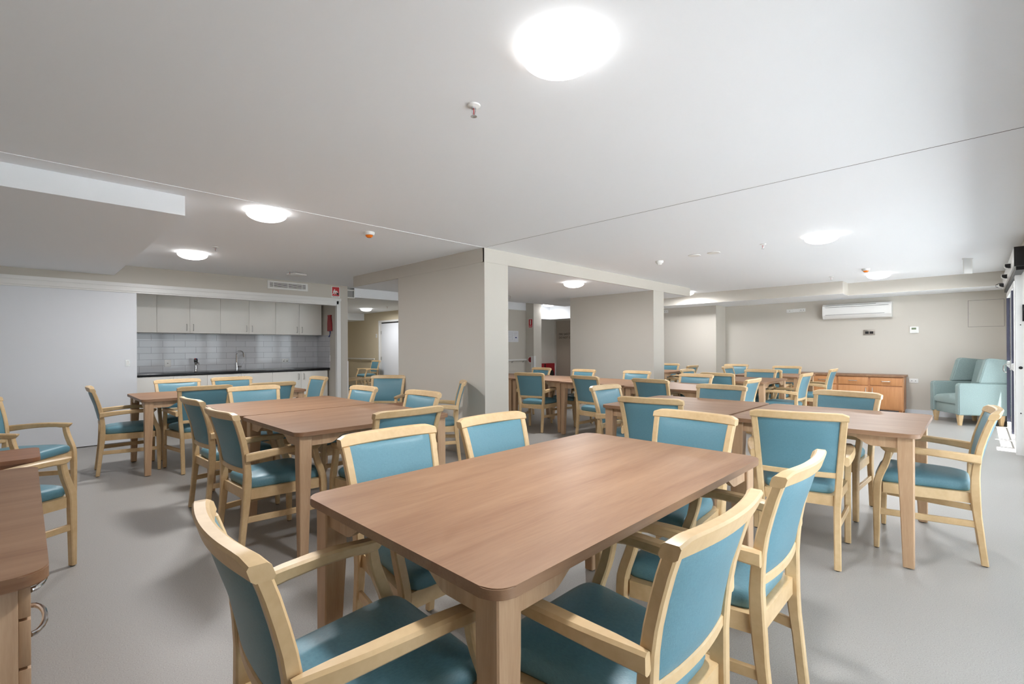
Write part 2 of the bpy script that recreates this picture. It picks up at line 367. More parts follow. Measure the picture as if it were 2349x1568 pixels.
# ------------------------------------------------------------------ kitchen
def bow_handle(name, m, parent, p0, p1, out, r=.005):
    p0, p1, out = Vector(p0), Vector(p1), Vector(out); bm = B()
    tube(bm, [p0, p0 + out * .8, p0 + out + (p1 - p0) * .06, p1 + out - (p1 - p0) * .06, p1 + out * .8, p1], r, 8)
    return obj(name, bm, m, parent)
UPL = ['narrow white wall cupboard door section at left end beside the grey sliding panel', 'white wall cupboard pair above the black boiling water tap', 'white wall cupboard pair above the chrome mixer tap', 'white wall cupboard pair at right end beside the red fire blanket']
ups = [(-.1, 1.42, 1), (1.42, 2.28, 2), (2.28, 3.15, 2), (3.15, 3.985, 2)]
for (a, b, nd), lb in zip(ups, UPL):
    c = thing('wall_cupboard', lb, 'cupboard', (-9.3, a, 1.52), 0, 'white wall cupboards over the kitchen bench')
    pbox('body', M['cab'], c, (0, .28, .001, b - a - .001, 0, .8799))
    wd = (b - a) / nd
    for i in range(nd):
        dd = pbox('door', M['cab'], c, (.281, .299, i * wd + .002, (i + 1) * wd - .002, .0, .875), bev=.001)
        hy = (i + 1) * wd - .045 if i == 0 else i * wd + .045
        if nd == 2: bow_handle('handle', M['steel'], dd, (.299, hy, .04), (.299, hy, .14), (.022, 0, 0))
bs = [(-.1, .54), (.54, 1.14), (1.14, 2.03), (2.03, 3.01), (3.01, 3.99)]
BSL = ['white base cupboard hidden behind the far end of grey sliding panel', 'white base cupboard behind the edge of grey sliding panel', 'white base cupboard pair at left under the black boiling water tap', 'white base cupboard pair under the chrome mixer tap', 'white base cupboard pair at right end under the double power outlet']
for (a, b), lb in list(zip(bs, BSL))[2:]:
    c = thing('base_cupboard', lb, 'cupboard', (-9.3, a, 0), 0, 'white base cupboards under the black bench')
    pbox('body', M['cab'], c, (.01, .52, .001, b - a - .001, .1, .855))
    pbox('kickboard', M['cab'], c, (.01, .48, .001, b - a - .001, 0, .1))
    wd = (b - a) / 2
    for i in range(2):
        dd = pbox('door', M['cab'], c, (.521, .539, i * wd + .002, (i + 1) * wd - .002, .11, .85), bev=.001)
        hy = (i + 1) * wd - .045 if i == 0 else i * wd + .045
        bow_handle('handle', M['steel'], dd, (.539, hy, .71), (.539, hy, .81), (.022, 0, 0))
bt = thing('kitchen_benchtop', 'long black kitchen benchtop under the white tiled splashback', 'benchtop', (-9.3, -.1, .86))
pbox('slab', M['bench'], bt, (.001, .56, 0, 4.125, 0, .039), bev=.005)
bm = B()
box(bm, .1, .5, 2.7, 3.5, .04, .042); obj('sink', bm, M['steel'], bt, smooth=False)
sk = thing('tiled_splashback', 'glossy pale grey tiled splashback above the black kitchen bench', 'splashback', (-9.3, -.1, .9)); pbox('tiles', M['tile'], sk, (.001, .01, 0, 4.12, 0, .618)); pbox('side_tiles', M['tile'], sk, (.01, .56, 4.118, 4.13, 0, .618))
# mixer tap
tp = thing('mixer_tap', 'tall chrome gooseneck mixer tap on the black bench', 'tap', (-9.12, 2.55, .9))
bm = B(); lathe(bm, [(.024, 0), (.024, .12), (.02, .13)], n=20); obj('tap_body', bm, M['chrome'], tp)
bm = B(); tube(bm, [(0, 0, .12), (0, 0, .27)] + [(.0, .055 - .055 * math.cos(t), .27 + .06 * math.sin(t)) for t in [x * math.pi / 8 for x in range(1, 8)]] + [(0, .112, .24), (0, .116, .22)], .011); obj('spout', bm, M['chrome'], tp)
bm = B(); tube(bm, [(0, .02, .065), (0, .075, .065)], .018, 12); tube(bm, [(0, .075, .075), (0, .105, .15)], .006, 8); obj('lever', bm, M['chrome'], tp)
tp = thing('boiling_water_tap', 'short black and chrome boiling water tap with red and blue buttons', 'tap', (-9.12, 1.95, .9))
bm = B(); lathe(bm, [(.03, 0), (.02, .02), (.017, .13), (.022, .15)], n=20); tube(bm, [(0, 0, .14), (.05, .03, .14), (.055, .035, .11)], .01); obj('tap_body', bm, M['chrome'], tp)
pbox('tap_head', M['black'], tp, (-.02, .03, -.024, .024, .15, .2), bev=.006)
pbox('hot_button', M['red'], tp, (-.012, .022, -.018, 0, .2, .214), bev=.004); pbox('cold_button', M['blue'], tp, (-.012, .022, .002, .02, .2, .214), bev=.004)
o = thing('tile_outlet', 'blank white outlet plate on tiles left of the boiling water tap', 'outlet', (-9.2895, 1.56, .98)); pbox('plate', M['plastic'], o, (0, .008, 0, .085, 0, .115), bev=.002); pbox('socket', M['grey'], o, (.008, .012, .035, .05, .05, .065))
o = thing('tile_outlet', 'double white power outlet on tiles at right of the mixer tap', 'outlet', (-9.2895, 3.36, 1.0)); pbox('plate', M['plastic'], o, (0, .008, 0, .115, 0, .075), bev=.002)
pbox('socket', M['groove'], o, (.008, .0095, .02, .035, .02, .04)); pbox('socket', M['groove'], o, (.008, .0095, .08, .095, .02, .04)); pbox('switch', M['grey'], o, (.008, .012, .035, .045, .05, .06))
o = thing('wall_switch', 'small white switch plate inside the kitchen opening below the fire blanket', 'switch', (-8.8, 4.03, 1.02)); pbox('plate', M['plastic'], o, (0, .075, -.008, 0, 0, .115), bev=.002); pbox('rocker', M['white'], o, (.03, .045, -.012, -.008, .05, .07))
fb = thing('fire_blanket', 'red hanging fire blanket pouch with blue pull strap inside kitchen opening', 'fire blanket', (-8.72, 4.03, 1.53))
bm = B(); loft(bm, [[(p[0], p[1], z) for p in crect(x0, x1, -.035, -.001, .01)] for z, x0, x1 in ((.06, -.07, .09), (.2, -.07, .085), (.32, -.05, .06), (.36, -.06, .07))]); obj('pouch', bm, M['darkred'], fb)
bm = B(); tube(bm, [(.02, -.018, .06), (.025, -.018, .02), (.0, -.018, -.03), (-.03, -.018, -.05)], .009, 8); obj('pull_strap', bm, M['blue'], fb)
# vent on the wall
v = thing('air_vent', 'white slotted air vent high on the beige wall above the kitchen opening', 'vent', (XL, 2.76, 2.245))
bm = B()
for b in ((0, .012, 0, .65, 0, .03), (0, .012, 0, .65, .105, .13), (0, .012, 0, .035, .03, .105), (0, .012, .615, .65, .03, .105)): box(bm, *b)
obj('frame', bm, M['plastic'], v, smooth=False)
pbox('backing', M['black'], v, (0, .002, .035, .615, .03, .105))
for i in range(5): pbox('slat', M['plastic'], v, (.002, .010, .035, .615, .036 + i * .0145, .043 + i * .0145))
bm = B()
for yy in (.09, .32, .55): box(bm, .002, .012, yy, yy + .008, .03, .105)
obj('divider', bm, M['plastic'], v, smooth=False)
# fire blanket sign
sg = thing('fire_blanket_sign', 'small red and white fire blanket sign at top corner of kitchen opening', 'sign', (XL, 3.835, 2.175))
pbox('plate', M['plastic'], sg, (0, .003, 0, .155, 0, .2))
pbox('red_field', M['red'], sg, (.003, .004, .012, .143, .03, .188))
def fig(parts, m, nm):
    bm = B()
    for pts in parts: prism(bm, pts, 'X', .004, .005)
    obj(nm, bm, m, sg, smooth=False)
circ = lambda cx, cz, r: [(cx + r * math.cos(a * .5236), cz + r * math.sin(a * .5236)) for a in range(12)]
fig([circ(.055, .138, .011), [(.04, .125), (.062, .128), (.07, .11), (.052, .085), (.062, .055), (.052, .052), (.04, .08), (.022, .055), (.016, .06), (.034, .092), (.026, .11)],
     [(.062, .115), (.088, .125), (.112, .108), (.122, .092), (.112, .088), (.1, .1), (.09, .1), (.086, .055), (.07, .07)]], M['plastic'], 'figures')
fig([[(.095, .05), (.132, .05), (.132, .085), (.095, .09)]], M['black'], 'pot')
text_mesh('FIRE BLANKET', .019, M['black'], 'lettering', sg, (.0035, .0775, .01), (R(90), 0, R(90)), align='CENTER')

# ------------------------------------------------------------------ ceiling fittings
def lamp(label, x, y, z=CZ):
    t = thing('ceiling_light', label, 'ceiling light', (x, y, z), 0, 'round ceiling lights')
    bm = B(); lathe(bm, [(.01, 0), (.135, 0), (.14, -.012), (.135, -.03), (.01, -.031)], n=48); obj('base', bm, M['plastic'], t)
    bm = B(); prof = [(.001, -.02), (.148, -.02)] + [(.152 * math.cos(a), -.024 - .058 * math.sin(a)) for a in [i * math.pi / 2 / 10 for i in range(10)]] + [(.002, -.082)]
    lathe(bm, prof, n=64); obj('diffuser', bm, M['lamp'], t, angle=1.2)
    L = bpy.data.lights.new('lamp_glow', 'AREA'); L.shape = 'DISK'; L.size = .27; L.energy = LAMP_W; L.color = (.99, .99, 1)
    lo = bpy.data.objects.new('lamp_glow', L); COL.objects.link(lo); lo.parent = t; lo.location = (0, 0, -.086)
    return t
l0 = lamp('round glowing ceiling light nearest the camera, largest in the photo', -1.13, 1.43)
for lb, x, y, z in [('round glowing ceiling light between the left soffit and the room middle', -4.22, 1.41, CZ), ('round glowing ceiling light nearest the kitchen opening', -6.62, 1.39, CZ),
                    ('round glowing ceiling light above the right table row near the twin downlights', -1.15, 5.76, CZ), ('round glowing ceiling light nearest the far air conditioner', -1.12, 9.47, CZ),
                    ('round glowing ceiling light in the hallway past the kitchen', -12.5, 6.83, CZ), ('round glowing ceiling light in front of the fire door bulkhead', -7.95, 9.5, CZ),
                    ('round glowing ceiling light hidden behind end of the beam', -4.33, 9.62, CZ), ('round glowing ceiling light inside the lowered bay over the long table row', -4.35, 5.79, 2.24)]:
    lt = dup(l0, (x, y, z), 0, lb)
    if 'bulkhead' in lb:                 # a weaker lamp in the corridor
        for ch in lt.children:
            if ch.type == 'LIGHT': ch.data = ch.data.copy(); ch.data.energy = 2.5
def sprinkler(lb, x, y, z=CZ):
    t = thing('fire_sprinkler', lb, 'sprinkler', (x, y, z), 0, 'ceiling sprinklers')
    bm = B(); lathe(bm, [(.012, -.001), (.032, -.001), (.03, -.006), (.014, -.012)], n=24); obj('escutcheon', bm, M['plastic'], t)
    bm = B(); lathe(bm, [(.012, -.008), (.012, -.018), (.006, -.02)], n=16)
    for s in (-1, 1): tube(bm, [(s * .01, 0, -.016), (s * .012, 0, -.03), (s * .004, 0, -.05)], .0018, 6)
    obj('frame', bm, M['chrome'], t)
    bm = B(); tube(bm, [(0, 0, -.02), (0, 0, -.044)], .0022, 8); obj('glass_bulb', bm, M['red'], t)
    bm = B(); lathe(bm, [(.002, -.049), (.015, -.052), (.015, -.054), (.002, -.053)], n=20); obj('deflector', bm, M['chrome'], t)
    return t
s0 = sprinkler('chrome ceiling sprinkler beside the nearest round light', -1.69, 1.48)
for lb, x, y, z in [('chrome ceiling sprinkler between the two left round lights', -6.07, 1.49, CZ), ('chrome ceiling sprinkler left of the right round light', -1.71, 5.76, CZ), ('chrome ceiling sprinkler near the far wall bulkhead corner', -1.72, 9.28, CZ),
                    ('chrome ceiling sprinkler in the hallway past the kitchen', -11.48, 6.9, CZ), ('chrome ceiling sprinkler inside the lowered bay', -6.3, 6.4, 2.24), ('chrome ceiling sprinkler beside the flat white panel near kitchen', -7.2, 2.72, CZ)]:
    dup(s0, (x, y, z), 0, lb)
def detector(lb, x, y, lens='amber'):
    t = thing('smoke_detector', lb, 'detector', (x, y, CZ), 0, 'ceiling detectors')
    bm = B(); lathe(bm, [(.01, 0), (.052, 0), (.052, -.012), (.045, -.03), (.01, -.031)], n=32); obj('base', bm, M['plastic'], t)
    bm = B(); lathe(bm, [(.01, -.03), (.036, -.031), (.032, -.042), (.022, -.052), (.01, -.053)], n=24); obj('lens', bm, M[lens], t)
    return t
d0 = detector('white smoke detector with amber lens near the column', -4.27, 2.37)
dup(d0, (-1.18, 8.71, CZ), 0, 'white smoke detector with amber lens above the far sideboard area')
detector('plain white ceiling detector dome near the beam', -3.02, 5.9, 'plastic')
for lb, x in (('left one of two flat white recessed ceiling discs', -2.53), ('right one of two flat white recessed ceiling discs', -2.29)):
    t = thing('recessed_disc', lb, 'downlight', (x, 5.86, CZ), 0, 'flat ceiling discs'); bm = B(); lathe(bm, [(.01, 0), (.075, 0), (.072, -.006), (.01, -.007)], n=32); obj('cover', bm, M['plastic'], t)
t = thing('access_point', 'flat white square panel on the ceiling near the kitchen vent', 'access point', (-7.36, 2.88, CZ), .3); pbox('case', M['plastic'], t, (-.1, .1, -.1, .1, -.03, -.006), bev=.004); pbox('bracket', M['black'], t, (-.07, .07, -.07, .07, -.006, 0))
t = thing('ceiling_signal_blade', 'thin frosted rectangular blade hanging from the ceiling near the glass doors', 'hanging blade', (-.09, 8.65, CZ), .77); pbox('blade', M['plastic'], t, (-.055, .055, -.008, .008, -.2, 0), bev=.002); pbox('mount', M['white'], t, (-.06, .06, -.014, .014, -.012, 0))
t = thing('wall_panel_box', 'white framed grey box under the ceiling beside the kitchen wall end', 'panel box', (-8.44, 4.16, 2.2)); pbox('frame', M['plastic'], t, (-.1, .06, 0, .02, 0, .16), (-.1, .06, .17, .19, 0, .16), (-.1, .06, .02, .17, 0, .02), (-.1, .06, .02, .17, .14, .16), bev=.003); pbox('screen', M['grey'], t, (-.08, .04, .02, .17, .02, .14))

# ------------------------------------------------------------------ far wall fittings
ac = thing('air_conditioner', 'long white split air conditioner on the far wall', 'air conditioner', (-2.21, YF, 1.79))
bm = B(); prism(bm, [(0, 0), (0, .285), (-.14, .285), (-.185, .25), (-.2, .16), (-.195, .07), (-.15, .01), (-.1, 0)], 'X', .03, 1.05); obj('body', bm, M['plastic'], ac)
for a, b in ((0, .031), (1.049, 1.08)):
    bm = B(); prism(bm, [(0, -.002), (0, .288), (-.145, .288), (-.192, .252), (-.207, .16), (-.202, .068), (-.155, .005), (-.1, -.002)], 'X', a, b); obj('end_cap', bm, M['plastic'], ac)
bm = B(); prism(bm, [(-.199, .06), (-.204, .064), (-.16, .016), (-.155, .012)], 'X', .05, .87); obj('louvre', bm, M['plastic'], ac)
bm = B()
for z, yy, b in ((.225, -.192, 1.04), (.262, -.172, .85), (.078, -.1965, .98)): box(bm, .05, b, yy - .004, yy + .01, z, z + .005)
obj('panel_seam', bm, M['groove'], ac, smooth=False)
def outlet(name, lb, cat, x, z, w_, h_, yy=YF, socks=((.3, .5), (.7, .5)), grp=None):
    o = thing(name, lb, cat, (x, yy, z), 0, grp); pbox('plate', M['plastic'], o, (0, w_, -.01, 0, 0, h_), bev=.002)
    for a, b in socks: pbox('socket', M['groove'], o, (a * w_ - .006, a * w_ + .006, -.0112, -.01, b * h_ - .006, b * h_ + .006))
    return o
outlet('wall_outlet', 'left plate of three high white outlet plates on the far wall', 'outlet', -2.895, 1.965, .115, .072, socks=((.5, .5),), grp='high outlet plates')
outlet('wall_outlet', 'blank middle plate of three high white outlet plates on the far wall', 'outlet', -2.778, 1.968, .115, .072, socks=(), grp='high outlet plates')
outlet('wall_outlet', 'right plate of three high white outlet plates on the far wall', 'outlet', -2.661, 1.971, .115, .072, grp='high outlet plates')
outlet('wall_outlet', 'low white double outlet on the far wall between sideboard and armchair', 'outlet', -.9, .58, .13, .08)
outlet('wall_outlet', 'white outlet plate high behind the second column of the beam', 'outlet', -5.4, 2.07, .115, .075, yy=10.75)
o = thing('switch_panel', 'small bronze framed dark twin display below the air conditioner', 'wall display', (-1.575, YF, 1.465)); pbox('bezel', M['bronze'], o, (0, .18, -.012, 0, 0, .1), bev=.002)
pbox('display', M['black'], o, (.03, .085, -.0135, -.012, .025, .07)); pbox('display', M['black'], o, (.1, .155, -.0135, -.012, .025, .07))
o = thing('thermostat', 'white thermostat with small green display on the far wall', 'thermostat', (-.885, YF, 1.485)); pbox('case', M['plastic'], o, (0, .125, -.025, 0, 0, .12), bev=.004); pbox('display', M['lcd'], o, (.025, .09, -.0265, -.025, .065, .1))
o = thing('access_hatch', 'flush beige square access hatch on the far wall near the glass doors', 'access hatch', (-.13, YF, 1.56)); pbox('frame', M['wall'], o, (0, .46, -.006, 0, 0, .475)); pbox('gap', M['groove'], o, (.012, .448, -.0075, -.006, .012, .463)); pbox('hatch_door', M['wall'], o, (.016, .444, -.01, -.0075, .016, .459)); pbox('latch', M['steel'], o, (.03, .042, -.012, -.01, .23, .245))

# ------------------------------------------------------------------ corridor fittings
def handrail(lb, p0, p1, nrm):
    p0, p1, nrm = Vector(p0), Vector(p1), Vector(nrm); t = thing('handrail', lb, 'handrail', tuple(p0)); dlt = p1 - p0
    bm = B(); tube(bm, [nrm * .06, dlt + nrm * .06], .021, 12); obj('rail', bm, M['white'], t)
    for i in range(3):
        q = dlt * (.08 + .42 * i); bm = B(); tube(bm, [q - Vector((0, 0, .06)), q + nrm * .03 - Vector((0, 0, .05)), q + nrm * .06 - Vector((0, 0, .01))], .008, 8); obj('bracket', bm, M['steel'], t)
handrail('white wall handrail in the hallway behind the lone armchair', (-15.6, 7.85, .92), (-13.75, 7.85, .92), (0, -1, 0))
handrail('white wall handrail beneath the framed evacuation notice', (-8.3, 8.0, .95), (-8.3, 8.95, .95), (1, 0, 0))
dr = bpy.data.objects.new('door_5', None); COL.objects.link(dr); dr['kind'] = 'structure'; dr.location = (-13.55, 7.85, 0)
pbox('door_frame', M['white'], dr, (0, .06, -.03, 0, 0, 2.13), (1.17, 1.23, -.03, 0, 0, 2.13), (.06, 1.17, -.03, 0, 2.07, 2.13), (.06, .16, -.012, 0, 0, 2.07)); pbox('door_leaf', M['panel'], dr, (.17, 1.16, -.02, 0, .01, 2.03)); pbox('door_gap', M['black'], dr, (.16, .17, -.008, 0, 0, 2.07), (.17, 1.17, -.006, 0, 2.03, 2.07))
pbox('hinge', M['steel'], dr, (.152, .178, -.026, -.012, 1.7, 1.8)); pbox('hinge', M['steel'], dr, (.152, .178, -.026, -.012, .9, 1.0))
o = thing('wall_switch', 'small white switch plate left of the hallway door frame', 'switch', (-13.75, 7.85, 1.6)); pbox('plate', M['plastic'], o, (0, .075, -.008, 0, 0, .12), bev=.002); pbox('rocker', M['grey'], o, (.03, .045, -.011, -.008, .05, .08))
dr = bpy.data.objects.new('door_6', None); COL.objects.link(dr); dr['kind'] = 'structure'; dr.location = (-9.05, 11.12, 0)
pbox('door_frame', M['wall'], dr, (-.01, .05, -.025, 0, 0, 2.1), (.97, 1.03, -.025, 0, 0, 2.1), (.05, .97, -.025, 0, 2.05, 2.1)); pbox('door_leaf', M['fdoor'], dr, (.055, .965, -.018, 0, .01, 2.045))
pbox('hinge', M['steel'], dr, (.04, .062, -.03, -.018, 1.66, 1.76)); pbox('hinge', M['steel'], dr, (.04, .062, -.03, -.018, .9, 1.0)); pbox('lever', M['steel'], dr, (.8, .92, -.06, -.04, 1.02, 1.04), (.88, .91, -.04, -.018, 1.0, 1.06))
text_mesh('FIRE SAFETY DOOR', .085, M['black'], 'lettering', dr, (.15, -.019, 1.62), (R(90), 0, 0)); text_mesh('DO NOT OBSTRUCT', .085, M['black'], 'lettering', dr, (.15, -.019, 1.52), (R(90), 0, 0))
o = thing('evacuation_notice', 'pale framed evacuation plan notice above the corridor handrail', 'notice', (-8.3, 8.3, 1.4)); pbox('sheet', M['paper'], o, (0, .006, 0, .42, 0, .28))
bm = B()
for (a, b, c_, e) in ((.04, .2, .235, .238), (.04, .2, .05, .053), (.04, .043, .05, .238), (.2, .203, .05, .238), (.08, .17, .2, .202), (.08, .082, .08, .2), (.12, .122, .08, .2), (.168, .17, .08, .2), (.08, .17, .12, .122), (.24, .39, .23, .233), (.24, .36, .21, .212), (.24, .37, .19, .192), (.24, .34, .16, .162), (.24, .3, .05, .052)):
    box(bm, .006, .007, a, b, c_, e)
obj('plan_lines', bm, M['grey'], o, smooth=False); pbox('blue_mark', M['blue'], o, (.006, .0075, .3, .36, .1, .125))
o = thing('extinguisher_sign', 'small red sign with white extinguisher symbol on the narrow corridor pier', 'sign', (-8.2, 9.0, 1.76)); pbox('plate', M['plastic'], o, (0, .14, -.004, 0, 0, .23)); pbox('red_field', M['red'], o, (.01, .13, -.005, -.004, .01, .22)); pbox('symbol', M['plastic'], o, (.055, .085, -.006, -.005, .08, .2)); pbox('caption', M['plastic'], o, (.025, .115, -.006, -.005, .03, .036), (.025, .115, -.006, -.005, .048, .054))
o = thing('hose_reel_sign', 'round red sign with white rim low on the corridor pier', 'sign', (-8.145, 9.0, .95)); bm = B(); prism(bm, circ(0, 0, .085), 'Y', -.003, 0); obj('rim', bm, M['plastic'], o); bm = B(); prism(bm, circ(0, 0, .068), 'Y', -.005, -.003); obj('disc', bm, M['darkred'], o); pbox('caption', M['black'], o, (-.025, .025, -.006, -.005, .02, .032), (-.035, .035, -.006, -.005, -.01, -.005))
sbox('trim_5', M['white'], (-8.11, -8.022, 8.985, 9.0, 0, 1.05), (-8.03, -8.015, 8.985, 9.06, 0, 1.05))
o = thing('hose_reel_cabinet', 'red fire hose cabinet on the floor left of the fire safety door', 'fire cabinet', (-9.06, 10.25, 0)); pbox('body', M['darkred'], o, (0, .2, 0, .62, 0, .8), bev=.006); pbox('strap', M['black'], o, (.2, .206, .14, .19, .0, .79)); pbox('white_edge', M['plastic'], o, (.2, .207, .6, .62, 0, .8))
bm = B(); lathe(bm, [(.03, .2), (.12, .2), (.12, .24), (.03, .25)], n=24); bmesh.ops.rotate(bm, verts=bm.verts, matrix=Matrix.Rotation(R(90), 3, 'Y')); bmesh.ops.translate(bm, verts=bm.verts, vec=(0, .4, .5)); obj('reel', bm, M['black'], o)
o = thing('door_sensor', 'small black block on the shadowed recess wall beside the corridor pier', 'sensor', (-9.06, 9.95, 1.83)); pbox('case', M['black'], o, (0, .04, 0, .1, 0, .07), bev=.004); pbox('lens', M['grey'], o, (.04, .043, .03, .05, .02, .05))

# ------------------------------------------------------------------ sideboards
def sideboard(lb, loc, rz, n_u, uw, H_, depth, hm='bow'):
    t = thing('sideboard', lb, 'sideboard', loc, rz, None); W_ = n_u * uw
    pbox('body', M['sw'], t, (0, W_, .02, depth, .1, H_ - .03), bev=.003)
    bm = B(); prism(bm, rrect(-.03, W_ + .03, -.02, depth, .04), 'Z', H_ - .03, H_); obj('top', bm, M['tw'], t)
    for x, y_ in ((.04, .05), (W_ - .04, .05), (.04, depth - .06), (W_ - .04, depth - .06)):
        bm = B(); loft_z(bm, [(0, x - .02, x + .02, y_ - .02, y_ + .02), (.1, x - .03, x + .03, y_ - .03, y_ + .03)]); obj('leg', bm, M['sw'], t)
    for i in range(n_u):
        a, b = i * uw + .014, (i + 1) * uw - .014
        dw = pbox('drawer', M['sw'], t, (a, b, 0, .02, H_ - .19, H_ - .045), bev=.002)
        c = (a + b) / 2; bow_handle('handle', M['steel'], dw, (c - .06, 0, H_ - .115), (c + .06, 0, H_ - .115), (0, -.03, 0), .006)
        dd = pbox('door', M['sw'], t, (a, b, 0, .02, .115, H_ - .205), bev=.002)
        hx = b - .035 if i % 2 == 0 else a + .035; bow_handle('handle', M['steel'], dd, (hx, 0, H_ - .36), (hx, 0, H_ - .24), (0, -.03, 0), .006)
    return t
sideboard('long low beech sideboard with drawers and silver handles against the far wall', (-2.9, 10.84, 0), 0, 4, .49, .73, .44)
# near-left cabinet with big bow handles (front faces the tables)
sb = thing('sideboard', 'beech laminate cabinet with curved chrome handles, cut off by the left edge', 'sideboard', (-1.53, .008, 0), math.pi)
Wc = 1.33
pbox('body', M['tl'], sb, (0, Wc, .02, .5, .0, .735), bev=.002)
bm = B(); prism(bm, rrect(-.03, Wc + .03, -.03, .5, .05, 8), 'Z', .735, .765); bmesh.ops.bevel(bm, geom=[e for e in bm.edges if abs(e.verts[0].co.z - e.verts[1].co.z) < 1e-5], offset=.003, segments=2, affect='EDGES'); obj('top', bm, M['tw'], sb)
for i in range(3):
    a, b = i * Wc / 3 + .004, (i + 1) * Wc / 3 - .004
    for z0, z1, zc in ((.658, .73, .703), (.548, .652, .6), (.05, .542, .49)):
        dw = pbox('drawer', M['tl'], sb, (a, b, 0, .02, z0, z1), bev=.002)
        c = (a + b) / 2 if i else a + .131
        if z0 < .1 or i: continue
        bm = B(); tube(bm, [(c - .09, 0, zc)] + [(c - .09 * math.cos(q), -.026 * math.sin(q), zc) for q in [x * math.pi / 8 for x in range(1, 8)]] + [(c + .09, 0, zc)], .006, 10); obj('handle', bm, M['chrome'], dw)

# ------------------------------------------------------------------ aqua wing armchair
a = thing('wing_armchair', 'pale aqua fabric wing armchair with tapered wooden legs in the far right corner', 'armchair', (-.12, 10.69, 0), R(122.5))
# local frame: faces +y, x to its right
for x, y_ in ((-.28, .28), (.28, .28), (-.28, -.27), (.28, -.27)):
    bm = B(); loft_z(bm, [(0, x - .02, x + .02, y_ - .02, y_ + .02), (.18, x - .036, x + .036, y_ - .036, y_ + .036)]); obj('leg', bm, M['cw'], a)
pbox('seat_base', M['aqua'], a, (-.255, .255, -.3, .3, .165, .34), bev=.015)
bm = B()
N = 10
rings = []
for i in range(N + 1):
    t = -1 + 2 * i / N
    rings.append([(t * .252, -.16, .33), (t * .252, .315, .33), (t * .252, .325, .40), (t * .252, .29, .44 + .03 * (1 - t * t)), (t * .252, .05, .455 + .035 * (1 - t * t)), (t * .252, -.16, .45)])
loft(bm, rings); obj('seat_cushion', bm, M['aqua'], a, angle=1)
for s in (-1, 1):
    bm = B(); x0, x1 = sorted((s * .256, s * .345)); prism(bm, [(-.37, .165), (.335, .165), (.335, .64), (.31, .665), (-.37, .665)], 'X', x0, x1)
    bmesh.ops.bevel(bm, geom=bm.edges[:], offset=.014, segments=3, affect='EDGES'); obj('armrest', bm, M['aqua'], a)
    bm = B(); prism(bm, [(-.4, .668), (.06, .668), (-.04, 1.03), (-.09, 1.055), (-.42, 1.02)], 'X', *sorted((s * .262, s * .344)))
    bmesh.ops.bevel(bm, geom=bm.edges[:], offset=.013, segments=3, affect='EDGES'); obj('wing', bm, M['aqua'], a)
bm = B(); prism(bm, [(-.4, .17), (-.22, .17), (-.16, .45), (-.28, 1.02), (-.42, 1.02)], 'X', -.258, .258)
bmesh.ops.bevel(bm, geom=bm.edges[:], offset=.015, segments=3, affect='EDGES'); obj('backrest', bm, M['aqua'], a)

